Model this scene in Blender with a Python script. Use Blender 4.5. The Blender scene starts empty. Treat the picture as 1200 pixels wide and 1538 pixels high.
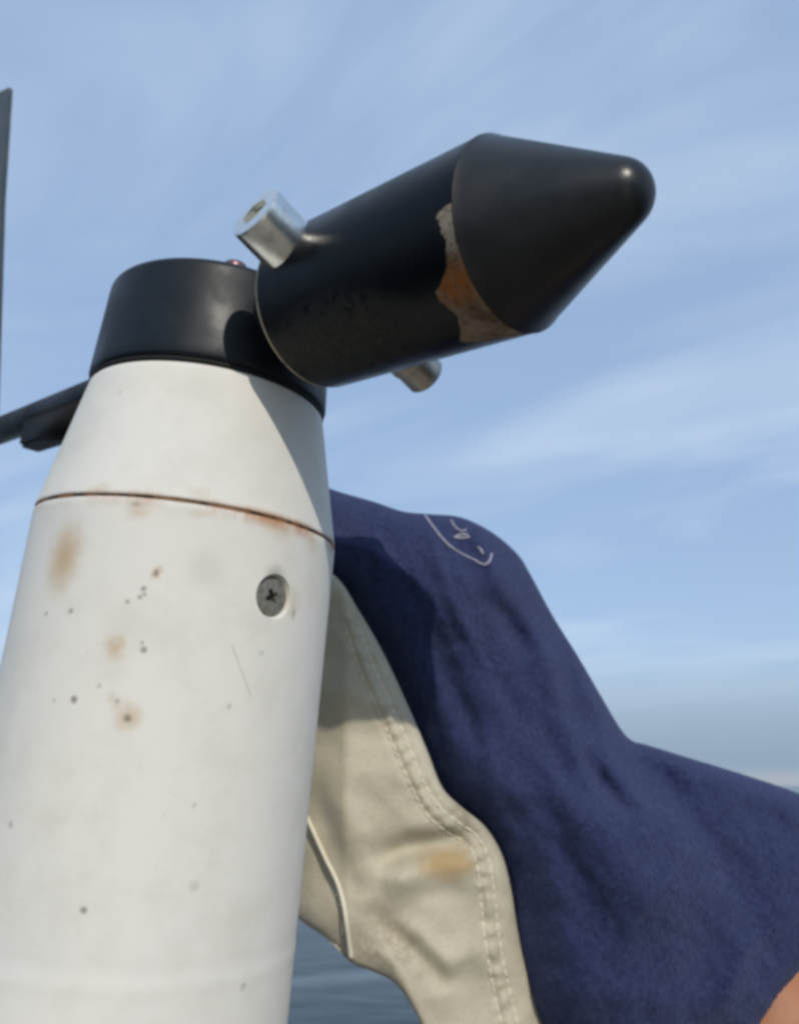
import bpy, bmesh, math, random
import numpy as np
from mathutils import Vector, Matrix
from mathutils.geometry import delaunay_2d_cdt

random.seed(5); rng = np.random.default_rng(5)
sc = bpy.context.scene
COL = sc.collection
R = math.radians

# ------------------------------------------------------------------ camera
CAMZ = 2.90                                   # phone height above the water
PITCH = R(18.5); FPX = 1228.0; CX, CY = 600.0, 769.0
cam_d = bpy.data.cameras.new('camera'); cam = bpy.data.objects.new('camera', cam_d); COL.objects.link(cam)
cam.location = (0, 0, CAMZ); cam.rotation_euler = (R(90) + PITCH, 0, 0)
cam_d.sensor_fit = 'VERTICAL'; cam_d.sensor_height = 36.0; cam_d.sensor_width = 36.0
cam_d.lens = 36.0 * FPX / 1538.0
cam_d.clip_start = 0.02; cam_d.clip_end = 60000
cam_d.dof.use_dof = True; cam_d.dof.focus_distance = 0.31; cam_d.dof.aperture_fstop = 13.0
sc.camera = cam

# ------------------------------------------------------------------ world and sun
SUN_AZ, SUN_EL = -75.0, 30.0                  # behind the photographer, a little to the right
w = bpy.data.worlds.new('World'); sc.world = w; w.use_nodes = True
nt = w.node_tree; nt.nodes.clear()
def wn(t, **k):
    n = nt.nodes.new(t)
    for a, b in k.items(): setattr(n, a, b)
    return n
wo = wn('ShaderNodeOutputWorld'); bg = wn('ShaderNodeBackground'); bg.inputs['Strength'].default_value = 0.14
sky = wn('ShaderNodeTexSky', sky_type='NISHITA', sun_disc=False)
sky.sun_elevation = R(SUN_EL); sky.sun_rotation = R(90 - SUN_AZ)
sky.air_density = 1.15; sky.dust_density = 0.4; sky.ozone_density = 1.0; sky.altitude = 0
tc = wn('ShaderNodeTexCoord'); sep = wn('ShaderNodeSeparateXYZ')
nt.links.new(tc.outputs['Generated'], sep.inputs[0])
def wm(op, a, b=None, c=None):
    n = wn('ShaderNodeMath', operation=op)
    for i, v in enumerate((a, b, c)):
        if v is None: continue
        if isinstance(v, (int, float)): n.inputs[i].default_value = v
        else: nt.links.new(v, n.inputs[i])
    return n.outputs[0]
zc = wm('ADD', wm('MAXIMUM', sep.outputs[2], 0.0), 0.10)
px = wm('DIVIDE', sep.outputs[0], zc); py = wm('DIVIDE', sep.outputs[1], zc)
cmb = wn('ShaderNodeCombineXYZ'); nt.links.new(px, cmb.inputs[0]); nt.links.new(py, cmb.inputs[1])
def aligned(ang, scl, loc=(0, 0, 0)):
    vr = wn('ShaderNodeVectorRotate', rotation_type='Z_AXIS'); vr.inputs['Angle'].default_value = R(ang); nt.links.new(cmb.outputs[0], vr.inputs['Vector'])
    m_ = wn('ShaderNodeMapping'); m_.inputs['Scale'].default_value = scl; m_.inputs['Location'].default_value = loc; nt.links.new(vr.outputs[0], m_.inputs['Vector']); return m_
mp = aligned(30, (0.6, 1.35, 1), (1.3, .4, 0))
n1 = wn('ShaderNodeTexNoise'); n1.inputs['Scale'].default_value = 1.15; n1.inputs['Detail'].default_value = 5; n1.inputs['Roughness'].default_value = 0.55; n1.inputs['Distortion'].default_value = 0.9
nt.links.new(mp.outputs[0], n1.inputs['Vector'])
mp2 = aligned(18, (0.5, 0.9, 1), (3.1, 1.7, 0))
n2 = wn('ShaderNodeTexNoise'); n2.inputs['Scale'].default_value = 0.8; n2.inputs['Detail'].default_value = 4
nt.links.new(mp2.outputs[0], n2.inputs['Vector'])
cr = wn('ShaderNodeMapRange', interpolation_type='SMOOTHSTEP')
cr.inputs['From Min'].default_value = 0.41; cr.inputs['From Max'].default_value = 0.63
nt.links.new(wm('ADD', wm('MULTIPLY', n1.outputs[0], 0.55), wm('MULTIPLY', n2.outputs[0], 0.45)), cr.inputs['Value'])
cf = wm('ADD', wm('MULTIPLY', cr.outputs[0], 0.50), 0.20)           # thin milky veil everywhere, thicker streaks
mixc = wn('ShaderNodeMix', data_type='RGBA')
mixb = wn('ShaderNodeMix', data_type='RGBA'); mixb.inputs['Factor'].default_value = 0.72; nt.links.new(sky.outputs[0], mixb.inputs['A'])
mixb.inputs['B'].default_value = (1.9, 3.0, 5.0, 1)                  # clear blue scattered light
nt.links.new(cf, mixc.inputs['Factor']); nt.links.new(mixb.outputs['Result'], mixc.inputs['A'])
mixc.inputs['B'].default_value = (4.2, 5.1, 6.3, 1)
hz = wn('ShaderNodeMapRange', interpolation_type='SMOOTHSTEP')       # blue-grey bank of distant air all round the horizon
for k_, v_ in (('From Min', 0.02), ('From Max', 0.17), ('To Min', 0.94), ('To Max', 0.0)): hz.inputs[k_].default_value = v_
nt.links.new(sep.outputs[2], hz.inputs['Value'])
mixh = wn('ShaderNodeMix', data_type='RGBA'); nt.links.new(hz.outputs[0], mixh.inputs['Factor']); nt.links.new(mixc.outputs['Result'], mixh.inputs['A'])
mixh.inputs['B'].default_value = (2.0, 2.7, 3.55, 1)
hs = wn('ShaderNodeMapRange', interpolation_type='SMOOTHSTEP')       # pale strip right on the horizon
for k_, v_ in (('From Min', 0.004), ('From Max', 0.022), ('To Min', 0.5), ('To Max', 0.0)): hs.inputs[k_].default_value = v_
nt.links.new(sep.outputs[2], hs.inputs['Value'])
mixs = wn('ShaderNodeMix', data_type='RGBA'); nt.links.new(hs.outputs[0], mixs.inputs['Factor']); nt.links.new(mixh.outputs['Result'], mixs.inputs['A'])
mixs.inputs['B'].default_value = (3.7, 3.7, 3.8, 1)
nt.links.new(mixs.outputs['Result'], bg.inputs['Color']); nt.links.new(bg.outputs[0], wo.inputs[0])

sun_d = bpy.data.lights.new('sun', 'SUN'); sun_d.energy = 2.3; sun_d.angle = R(0.55); sun_d.color = (1.0, 0.93, 0.82)
sun = bpy.data.objects.new('sun', sun_d); COL.objects.link(sun); sun.location = (1, -3, 6)
sdir = Vector((math.cos(R(SUN_EL)) * math.cos(R(SUN_AZ)), math.cos(R(SUN_EL)) * math.sin(R(SUN_AZ)), math.sin(R(SUN_EL))))
sun.rotation_euler = sdir.to_track_quat('Z', 'Y').to_euler()

sc.view_settings.view_transform = 'Standard'; sc.view_settings.look = 'None'
sc.view_settings.exposure = 0.0; sc.view_settings.gamma = 1.0; sc.view_settings.use_curve_mapping = False
sc.render.engine = 'CYCLES'
sc.cycles.use_denoising = True
sc.cycles.filter_width = 3.5                    # soft phone picture
sc.cycles.max_bounces = 8

# ------------------------------------------------------------------ pixel helpers (a direction only; depth is given)
FW = np.array([0, math.cos(PITCH), math.sin(PITCH)]); UP = np.array([0, -math.sin(PITCH), math.cos(PITCH)]); RT = np.array([1., 0, 0])
C0 = np.array([0, 0, CAMZ])
def at(u, v, depth):
    """point seen at pixel (u, v) whose distance along the ground (world y) is depth; arrays allowed"""
    u = np.asarray(u, float)[..., None]; v = np.asarray(v, float)[..., None]
    d = RT * (u - CX) / FPX + UP * (CY - v) / FPX + FW
    return C0 + d * (np.asarray(depth, float)[..., None] / d[..., 1:2])

# ------------------------------------------------------------------ materials
class Mat:
    def __init__(self, name):
        self.m = bpy.data.materials.new(name); self.m.use_nodes = True
        self.t = self.m.node_tree; self.b = self.t.nodes['Principled BSDF']; self.out = self.t.nodes['Material Output']
        self.tc = self.t.nodes.new('ShaderNodeTexCoord')
        self.obj = self.tc.outputs['Object']
    def n(self, t, **k):
        x = self.t.nodes.new(t)
        for a, b in k.items(): setattr(x, a, b)
        return x
    def l(self, a, b): self.t.links.new(a, b)
    def math(self, op, a, b=None, clamp=False):
        x = self.n('ShaderNodeMath', operation=op); x.use_clamp = clamp
        for i, v in enumerate((a, b)):
            if v is None: continue
            if isinstance(v, (int, float)): x.inputs[i].default_value = v
            else: self.l(v, x.inputs[i])
        return x.outputs[0]
    def noise(self, scale, detail=4, rough=.55, dist=0, vec=None, sc3=None):
        x = self.n('ShaderNodeTexNoise'); x.inputs['Scale'].default_value = scale; x.inputs['Detail'].default_value = detail
        x.inputs['Roughness'].default_value = rough; x.inputs['Distortion'].default_value = dist
        v = vec or self.obj
        if sc3:
            mp_ = self.n('ShaderNodeMapping'); mp_.inputs['Scale'].default_value = sc3; self.l(v, mp_.inputs['Vector']); v = mp_.outputs[0]
        self.l(v, x.inputs['Vector']); return x.outputs[0]
    def ramp(self, v, a, b, lo=0., hi=1.):
        x = self.n('ShaderNodeMapRange', interpolation_type='SMOOTHSTEP')
        for k, q in (('From Min', a), ('From Max', b), ('To Min', lo), ('To Max', hi)): x.inputs[k].default_value = q
        self.l(v, x.inputs['Value']); return x.outputs[0]
    def mix(self, f, a, b):
        x = self.n('ShaderNodeMix', data_type='RGBA')
        if isinstance(f, (int, float)): x.inputs['Factor'].default_value = f
        else: self.l(f, x.inputs['Factor'])
        for k, c in (('A', a), ('B', b)):
            if isinstance(c, tuple): x.inputs[k].default_value = (*c, 1)
            else: self.l(c, x.inputs[k])
        return x.outputs['Result']
    def base(self, c):
        if isinstance(c, tuple): self.b.inputs['Base Color'].default_value = (*c, 1)
        else: self.l(c, self.b.inputs['Base Color'])
    def set(self, k, v):
        if isinstance(v, (int, float)): self.b.inputs[k].default_value = v
        else: self.l(v, self.b.inputs[k])
    def bump(self, h, strength, dist, prev=None):
        x = self.n('ShaderNodeBump'); x.inputs['Strength'].default_value = strength; x.inputs['Distance'].default_value = dist
        self.l(h, x.inputs['Height'])
        if prev is not None: self.l(prev, x.inputs['Normal'])
        self.l(x.outputs[0], self.b.inputs['Normal']); return x.outputs[0]
    def attr(self, name):
        x = self.n('ShaderNodeAttribute', attribute_name=name); return x

# ------------------------------------------------------------------ mesh helpers
def link(name, verts, faces, mat, parent=None, mtx=None, smooth=True, edges=()):
    me = bpy.data.meshes.new(name); me.from_pydata([tuple(map(float, v)) for v in verts], list(edges), [tuple(map(int, f)) for f in faces]); me.update()
    bm = bmesh.new(); bm.from_mesh(me); bmesh.ops.recalc_face_normals(bm, faces=bm.faces); bm.to_mesh(me); bm.free()
    if smooth:
        for p in me.polygons: p.use_smooth = True
    o = bpy.data.objects.new(name, me); COL.objects.link(o)
    if mat: me.materials.append(mat.m if isinstance(mat, Mat) else mat)
    if parent: o.parent = parent
    if mtx is not None: o.matrix_local = mtx
    return o
def lathe(profile, n=96):
    """closed solid of revolution about local z from [(r, z)...]; ends are capped when r > 0"""
    V, F = [], []
    for r, z in profile:
        for k in range(n):
            a = 2 * math.pi * k / n; V.append((r * math.cos(a), r * math.sin(a), z))
    m = len(profile)
    for i in range(m - 1):
        for k in range(n):
            k2 = (k + 1) % n; F.append((i * n + k, i * n + k2, (i + 1) * n + k2, (i + 1) * n + k))
    F.append(tuple(range(n))[::-1]); F.append(tuple(range((m - 1) * n, m * n)))
    return V, F
def sharp(o, ang=35):
    bm = bmesh.new(); bm.from_mesh(o.data)
    for e in bm.edges:
        if len(e.link_faces) == 2 and e.calc_face_angle(0) > R(ang): e.smooth = False
    bm.to_mesh(o.data); bm.free(); return o
def tube(path, r, n=8, closed_ends=True):
    path = np.asarray(path, float); V, F = [], []; m = len(path)
    rr = np.broadcast_to(np.asarray(r, float), (m,))
    prev = None
    for i, p in enumerate(path):
        t = path[min(i + 1, m - 1)] - path[max(i - 1, 0)]; t /= np.linalg.norm(t) + 1e-12
        if prev is None:
            a = np.cross(t, [0, 0, 1.]); 
            if np.linalg.norm(a) < 1e-3: a = np.cross(t, [1., 0, 0])
        else: a = prev - (prev @ t) * t
        a /= np.linalg.norm(a); prev = a; b = np.cross(t, a)
        for k in range(n):
            q = 2 * math.pi * k / n; V.append(p + rr[i] * (math.cos(q) * a + math.sin(q) * b))
    for i in range(m - 1):
        for k in range(n):
            k2 = (k + 1) % n; F.append((i * n + k, i * n + k2, (i + 1) * n + k2, (i + 1) * n + k))
    F.append(tuple(range(n))[::-1]); F.append(tuple(range((m - 1) * n, m * n)))
    return V, F
def frame(x, y, z, o):
    return Matrix(((x[0], y[0], z[0], o[0]), (x[1], y[1], z[1], o[1]), (x[2], y[2], z[2], o[2]), (0, 0, 0, 1)))
def root(name, loc, label, cat, group=None):
    o = bpy.data.objects.new(name, None); COL.objects.link(o); o.location = tuple(loc); o.empty_display_size = .05
    o['label'] = label; o['category'] = cat
    if group: o['group'] = group
    return o
def struct(o): o['kind'] = 'structure'; return o
def apply_mods(o):
    dg = bpy.context.evaluated_depsgraph_get(); ev = o.evaluated_get(dg)
    me = bpy.data.meshes.new_from_object(ev); old = o.data; o.modifiers.clear(); o.data = me; bpy.data.meshes.remove(old)
def catmull(pts, step):
    P = np.asarray(pts, float); out = []
    for i in range(len(P) - 1):
        p0, p1, p2, p3 = P[max(i - 1, 0)], P[i], P[i + 1], P[min(i + 2, len(P) - 1)]
        k = max(1, int(np.linalg.norm(p2 - p1) / step))
        for j in range(k):
            t = j / k
            out.append(.5 * ((2 * p1) + (-p0 + p2) * t + (2 * p0 - 5 * p1 + 4 * p2 - p3) * t * t + (-p0 + 3 * p1 - 3 * p2 + p3) * t ** 3))
    out.append(P[-1]); return np.array(out)

# ================================================================== SETTING: sea, boat deck
m_sea = Mat('sea_water')
sps = m_sea.n('ShaderNodeSeparateXYZ'); m_sea.l(m_sea.obj, sps.inputs[0])
band = m_sea.math('ABSOLUTE', m_sea.math('ADD', m_sea.math('SUBTRACT', sps.outputs[1], 14.6), m_sea.math('ADD', m_sea.math('MULTIPLY', sps.outputs[0], -.35), m_sea.math('MULTIPLY', m_sea.noise(.5, 4), -.8))))
m_sea.base(m_sea.mix(m_sea.ramp(band, .05, .75, .55, 0), (.020, .040, .046), (.20, .24, .25))); m_sea.set('Specular IOR Level', .35); m_sea.set('Roughness', .14); m_sea.set('IOR', 1.33)
h1 = m_sea.noise(.9, 6, .6, .4, sc3=(1, 2.2, 1)); h2 = m_sea.noise(.12, 4, .55, .2, sc3=(1, 2.0, 1))
m_sea.bump(m_sea.math('ADD', m_sea.math('MULTIPLY', h1, .35), h2), .5, .5)
SEA = 30000.0
struct(link('sea', [(-SEA, -SEA, 0), (SEA, -SEA, 0), (SEA, SEA, 0), (-SEA, SEA, 0)], [(0, 1, 2, 3)], m_sea, smooth=False))

m_deck = Mat('deck_teak')
m_deck.base(m_deck.mix(m_deck.ramp(m_deck.noise(6, 5), .4, .7), (.24, .20, .15), (.18, .145, .105))); m_deck.set('Roughness', .5)
DECK = CAMZ - 1.45
def hull(name, outline, z0, z1, mat):
    n = len(outline); V = [(x, y, z1) for x, y in outline] + [(x * .9, y * .94, z0) for x, y in outline]
    F = [tuple(range(n)), tuple(range(2 * n - 1, n - 1, -1))] + [(i, (i + 1) % n, n + (i + 1) % n, n + i) for i in range(n)]
    return struct(link(name, V, F, mat, smooth=False))
hull('boat_deck', [(-1.5, 1.3), (1.5, 1.3), (1.75, 0), (1.75, -4), (1.2, -6), (0, -7.6), (-1.2, -6), (-1.75, -4), (-1.75, 0)], -.35, DECK, m_deck)

# ================================================================== POST (leans with the boat)
S = np.array([-0.0895, 0.3346, 0.1021 + CAMZ])                 # centre of the joint between tube and cap
A = np.array([0.0871, -0.0808, 1.0]); A /= np.linalg.norm(A)
E1 = np.cross([0, 1., 0], A); E1 /= np.linalg.norm(E1); E2 = np.cross(A, E1)
R0, T2, R2 = .062, .0576, .0503
TBOT = -(S[2] - DECK) / A[2] - .004
base = S + A * TBOT
post = root('post', base, 'white painted tapered post with rust stains and a cross-head screw', 'post')
PM = frame(E1, E2, A, S - base)
def rad(t):
    return np.where(t < 0, R0 - .0083 * np.maximum(t, -.36), R0 + (R2 - R0) / T2 * t)
def hit(u, v):
    r = at(u, v, 1.0) - C0; s = np.linspace(.15, .5, 12001); P = C0 + s[:, None] * r - S; t = P @ A
    rr = np.linalg.norm(P - t[:, None] * A, axis=1); P = P[np.argmax(rr < rad(t))]
    return np.array([P @ E1, P @ E2, P @ A])                    # in the post's own frame
def post_material(name, stains, specks_shade, scratches, cap=False):
    m = Mat(name)
    jig = m.n('ShaderNodeTexNoise'); jig.inputs['Scale'].default_value = 190; jig.inputs['Detail'].default_value = 7; jig.inputs['Roughness'].default_value = .7; m.l(m.obj, jig.inputs['Vector'])
    off = m.n('ShaderNodeVectorMath', operation='MULTIPLY_ADD'); m.l(jig.outputs['Color'], off.inputs[0])
    off.inputs[1].default_value = (.0072,) * 3; off.inputs[2].default_value = (-.0036,) * 3
    vec = m.n('ShaderNodeVectorMath', operation='ADD'); m.l(m.obj, vec.inputs[0]); m.l(off.outputs[0], vec.inputs[1]); V = vec.outputs[0]
    off2 = m.n('ShaderNodeVectorMath', operation='MULTIPLY_ADD'); m.l(jig.outputs['Color'], off2.inputs[0]); off2.inputs[1].default_value = (.0018,) * 3; off2.inputs[2].default_value = (-.0009,) * 3
    vec2 = m.n('ShaderNodeVectorMath', operation='ADD'); m.l(m.obj, vec2.inputs[0]); m.l(off2.outputs[0], vec2.inputs[1]); V2 = vec2.outputs[0]
    def spot(p, r, amt, soft, sq=(1, 1, 1), v=V):
        a = m.n('ShaderNodeVectorMath', operation='SUBTRACT'); m.l(v, a.inputs[0]); a.inputs[1].default_value = tuple(p)
        b = m.n('ShaderNodeVectorMath', operation='MULTIPLY'); m.l(a.outputs[0], b.inputs[0]); b.inputs[1].default_value = sq
        c = m.n('ShaderNodeVectorMath', operation='LENGTH'); m.l(b.outputs[0], c.inputs[0])
        return m.ramp(c.outputs['Value'], r * (1 - soft), r, amt, 0.)
    def total(items):
        s = None
        for it in items:
            s = it if s is None else m.math('MAXIMUM', s, it)
        return s
    rust = total([spot(hit(u, v), r * .28 / FPX, amt, 1.0, (1, 1, q)) for u, v, r, amt, q in stains]) if stains else None
    dark = total([spot(hit(u, v), r * .28 / FPX, amt, .9, (1, 1, q), V2) for u, v, r, amt, q in specks_shade]) if specks_shade else None
    mottle = m.ramp(m.noise(34, 7, .68), .42, .72, 0, .45)  # uneven grime over the white paint
    fine = m.ramp(m.noise(420, 3, .6), .62, .78, 0, .22)
    col = m.mix(mottle, (.79, .76, .685), (.62, .585, .49))
    col = m.mix(m.ramp(m.noise(11, 4), .4, .75, 0, .35), col, (.68, .68, .67))
    col = m.mix(fine, col, (.45, .43, .38))
    sp = m.n('ShaderNodeSeparateXYZ'); m.l(m.obj, sp.inputs[0])
    z = sp.outputs[2]
    if rust is not None: col = m.mix(rust, col, (.50, .33, .14))
    # rust bleeding from the joint, stronger on the side facing the counterweight
    edge = m.ramp(z, -.0060, -.0002, 0., 1.) if not cap else m.ramp(z, .0004, .0035, 1., 0.)
    bleed = m.math('MULTIPLY', edge, m.ramp(m.noise(55, 5, .65, sc3=(1, 1, .25)), .42, .64, 0, .85 if not cap else .65))
    sidew = m.ramp(sp.outputs[0], -.03, .05, .35, 1.)
    col = m.mix(m.math('MULTIPLY', bleed, sidew), col, (.44, .17, .035))
    hair = m.ramp(z, -.0013, -.0002, 0., .9) if not cap else m.ramp(z, .0006, .0013, .9, 0.)
    hair = m.math('MULTIPLY', hair, m.ramp(m.noise(38, 5, .6, sc3=(1, 1, .2)), .40, .58, .4, 1.))
    col = m.mix(hair, col, (.17, .075, .025))
    if dark is not None: col = m.mix(m.math('MULTIPLY', dark, .8), col, (.09, .08, .065))
    for (ua, va, ub, vb) in scratches:
        a_, b_ = hit(ua, va), hit(ub, vb); ax = b_ - a_; L = np.linalg.norm(ax); ax /= L
        s1 = m.n('ShaderNodeVectorMath', operation='SUBTRACT'); m.l(m.obj, s1.inputs[0]); s1.inputs[1].default_value = tuple((a_ + b_) / 2)
        dt = m.n('ShaderNodeVectorMath', operation='DOT_PRODUCT'); m.l(s1.outputs[0], dt.inputs[0]); dt.inputs[1].default_value = tuple(ax)
        ln = m.n('ShaderNodeVectorMath', operation='LENGTH'); m.l(s1.outputs[0], ln.inputs[0])
        perp = m.math('SQRT', m.math('MAXIMUM', m.math('SUBTRACT', m.math('POWER', ln.outputs['Value'], 2), m.math('POWER', dt.outputs['Value'], 2)), 0))
        k = m.math('MULTIPLY', m.ramp(perp, .00015, .0005, .45, 0), m.ramp(m.math('ABSOLUTE', dt.outputs['Value']), L * .35, L * .55, 1, 0))
        col = m.mix(k, col, (.3, .28, .24))
    m.base(col); m.set('Roughness', m.ramp(m.noise(60, 4), .3, .7, .6, .8)); m.set('Specular IOR Level', .22)
    b1 = m.bump(m.noise(26, 4, .5), .22, .0012)
    m.bump(m.noise(900, 3, .6), .12, .0002, b1)
    return m
stains = [(97, 838, 52, .75, .62), (92, 865, 36, .45, 1), (173, 972, 24, .6, .8), (192, 1076, 30, .55, 1), (235, 861, 13, .6, 1), (205, 768, 30, .4, 1.4),
          (300, 770, 26, .25, 1.6), (115, 800, 20, .35, .6), (170, 1050, 15, .3, 1), (440, 905, 30, .22, .7), (182, 1060, 22, .3, 1), (420, 790, 50, .35, 1.4), (470, 815, 30, .3, 1)]
specks_shade = [(192, 1078, 9, .8, 1), (235, 861, 7, .7, 1), (216, 884, 7, .8, 1), (211, 897, 6, .7, 1), (192, 904, 6, .65, 1), (218, 893, 5, .7, 1), (107, 918, 7, .7, 1), (70, 922, 6, .6, 1),
          (216, 976, 8, .8, 1), (214, 966, 5, .6, 1), (112, 1051, 9, .95, 1), (82, 1053, 6, .4, 1), (177, 1053, 6, .5, 1), (345, 1061, 7, .4, 1), (126, 1367, 8, .85, 1),
          (293, 1331, 12, .28, 1), (17, 1239, 8, .5, 1), (366, 1481, 10, .4, 1), (441, 921, 7, .5, .5), (393, 980, 8, .25, 1), (312, 855, 46, .16, 1), (292, 1209, 6, .35, 1), (149, 1030, 6, .4, 1),
          (414, 864, 30, .5, 1.2), (205, 757, 16, .4, 2.2)]  # broad spot above the screw: dirt and hole shadow painted together
m_tube = post_material('weathered_white_paint', stains, specks_shade, [(347, 965, 378, 1048)])
m_cap = post_material('weathered_white_cap_paint', [(150, 735, 30, .3, 1.5), (300, 742, 30, .25, 1.5)], [(180, 590, 8, .25, 1), (110, 742, 9, .6, 1.6), (96, 745, 10, .6, 1.6)], [], cap=True)
# tube: long enough to reach the deck, faint moulded ridge low down
TR = hit(150, 1488)[2]
prof = [(R0 + .0083 * .36, TBOT)]
for t in np.linspace(-1.0, -.36, 5): prof.append((R0 + .0083 * .36, t))
for t in np.linspace(-.355, -.003, 260): prof.append((float(rad(t)) + .00014 * math.exp(-((t - TR) / .0022) ** 2) - .00014 * math.exp(-((t - TR - .005) / .003) ** 2), t))
prof += [(R0 - .0000, -.0012), (R0 - .0004, -.0005), (R0 - .0011, -.0001)]
V, F = lathe(prof, 160); tube_o = link('tube', V, F, m_tube, post, PM)
# countersunk hole for the screw
SP = hit(413, 896); SN = np.array([SP[0], SP[1], 0]); SN /= np.linalg.norm(SN)
SC = SN * rad(SP[2]) + np.array([0, 0, SP[2]])
sx = np.cross([0, 0, 1.], SN); sx /= np.linalg.norm(sx); sy = np.cross(SN, sx)
SM = PM @ frame(sx, sy, SN, SC)
RS = .0074
V, F = lathe([(RS * .99, -.005), (RS * 1.0, -.0022), (RS * 1.17, .0004), (RS * 1.24, .006)], 48)
cut = link('countersink', V, F, None, None, Matrix.Translation(base) @ SM)
md = tube_o.modifiers.new('hole', 'BOOLEAN'); md.object = cut; md.operation = 'DIFFERENCE'; md.solver = 'EXACT'
bpy.context.view_layer.update(); apply_mods(tube_o); bpy.data.objects.remove(cut)
if not tube_o.data.materials: tube_o.data.materials.append(m_tube.m)
sharp(tube_o, 40)
# cap
prof = [(R0 - .0011, .0002), (R0 - .0005, .0006), (R0 - .0002, .0012)] + [(float(rad(t)), t) for t in np.linspace(.002, T2 - .0012, 30)] + [(R2 - .0008, T2), (.0473, T2 + .0004)]
V, F = lathe(prof, 160); link('cap', V, F, m_cap, post, PM)
m_gap = Mat('rusty_sealant'); m_gap.base(m_gap.mix(m_gap.ramp(m_gap.noise(120, 4), .4, .62), (.03, .018, .01), (.26, .13, .05))); m_gap.set('Roughness', .9)
V, F = lathe([(R0 - .0018, -.0009), (R0 - .0006, -.0006), (R0 - .0006, .0008), (R0 - .0018, .001)], 160); link('joint_seal', V, F, m_gap, post, PM)
# screw with cross recess
m_steel = Mat('dull_stainless'); m_steel.base(m_steel.mix(m_steel.ramp(m_steel.noise(500, 4), .4, .7), (.25, .24, .205), (.15, .145, .12))); m_steel.set('Metallic', .35); m_steel.set('Roughness', .55)
V, F = lathe([(.004, -.007), (RS * .96, -.0036), (RS * .985, -.0026), (RS * .93, -.0019), (RS * .6, -.0015), (.0003, -.0013)], 56)
screw = link('screw', V, F, m_steel, post, SM)
for k in range(2):
    a = R(28 + 90 * k); L, W = .0043, .00105
    c_, s_ = math.cos(a), math.sin(a); Vc = []
    for zz, q in ((.002, 1.), (-.0042, .45)):
        for x, y in ((-L, -W), (L, -W), (L, W), (-L, W)): Vc.append((q * x * c_ - y * s_, q * x * s_ + y * c_, zz))
    cu = link('slot_cut', Vc, [(0, 1, 2, 3), (7, 6, 5, 4), (0, 4, 5, 1), (1, 5, 6, 2), (2, 6, 7, 3), (3, 7, 4, 0)], None, None, Matrix.Translation(base) @ SM, smooth=False)
    md = screw.modifiers.new('slot', 'BOOLEAN'); md.object = cu; md.solver = 'EXACT'
    bpy.context.view_layer.update(); apply_mods(screw); bpy.data.objects.remove(cu)
sharp(screw, 30)
m_rec = Mat('dark_recess'); m_rec.base((.012, .01, .008)); m_rec.set('Roughness', .9)  # near-black disc at the bottom of the cross recess
V, F = lathe([(.0015, -.0046), (.0024, -.0041), (.0012, -.0036)], 16); link('recess_disc', V, F, m_rec, screw, Matrix.Identity(4))

# ================================================================== WIND VANE (turns on the post)
TW, PHI, EPS, RW, SB, SE, ST, RTIP = .0866, .7424, -.0198, .0313, .1631, .0684, .2037, .0094
D = math.cos(EPS) * (math.cos(PHI) * E1 - math.sin(PHI) * E2) + math.sin(EPS) * A; D /= np.linalg.norm(D)
SIDE = np.cross(A, D); SIDE /= np.linalg.norm(SIDE); UPV = np.cross(D, SIDE)
WC = S + TW * A
vroot = S + (T2 + .001) * A
vane = root('wind_vane', vroot, 'black wind vane with cone-tipped counterweight on top of white post', 'wind vane')
CM = frame(E1, E2, A, S - vroot)                     # collar frame
WM = frame(SIDE, UPV, D, WC - vroot)                 # arm and counterweight frame: z runs along the arm
def black(name, c=(.016, .018, .021), r=.42, sp_=.3):
    m = Mat(name); g = m.ramp(m.noise(90, 5, .6), .35, .75)
    m.base(m.mix(g, c, tuple(q * 1.7 for q in c))); m.set('Roughness', m.ramp(m.noise(45, 4), .3, .7, r - .06, r + .12))
    pale_ = m.ramp(m.noise(520, 5, .75), .70, .78, 0, .5); m.base(m.mix(pale_, m.mix(g, c, tuple(q * 1.7 for q in c)), (.10, .095, .085)))
    m.set('Specular IOR Level', sp_); m.bump(m.noise(1400, 2, .5), .16, .00025); return m
m_collar = black('satin_black_collar', (.005, .008, .011), .42, .32)
m_cone = black('matte_black_cone', (.0070, .0082, .0098), .35, .42)
# collar with rounded shoulder
CT = .1040; rb, rtp, fil = .0514, .0491, .0040
prof = [(.040, T2 + .0016), (rb - .0016, T2 + .0016), (rb - .0004, T2 + .0026), (rb, T2 + .004)]
prof += [(rb + (rtp - rb) * q, T2 + .004 + (CT - fil - T2 - .004) * q) for q in np.linspace(.1, 1, 10)]
for q in np.linspace(.12, 1, 8): prof.append((rtp - fil + fil * math.cos(q * math.pi / 2), CT - fil + fil * math.sin(q * math.pi / 2)))
prof += [(.02, CT + .0008), (.001, CT + .001)]
V, F = lathe(prof, 128); collar = link('collar', V, F, m_collar, vane, CM)
m_gapshade = Mat('black_gap_shade'); m_gapshade.base((.006, .006, .007)); m_gapshade.set('Roughness', .8)  # black ring put in for the shadowed gap below the collar
V, F = lathe([(.047, T2 - .0002), (R2 + .0001, T2 - .0001), (R2 + .0005, T2 + .0012), (R2 - .0003, T2 + .0020), (.047, T2 + .0021)], 128); link('gap_shade_ring', V, F, m_gapshade, vane, CM)
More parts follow.
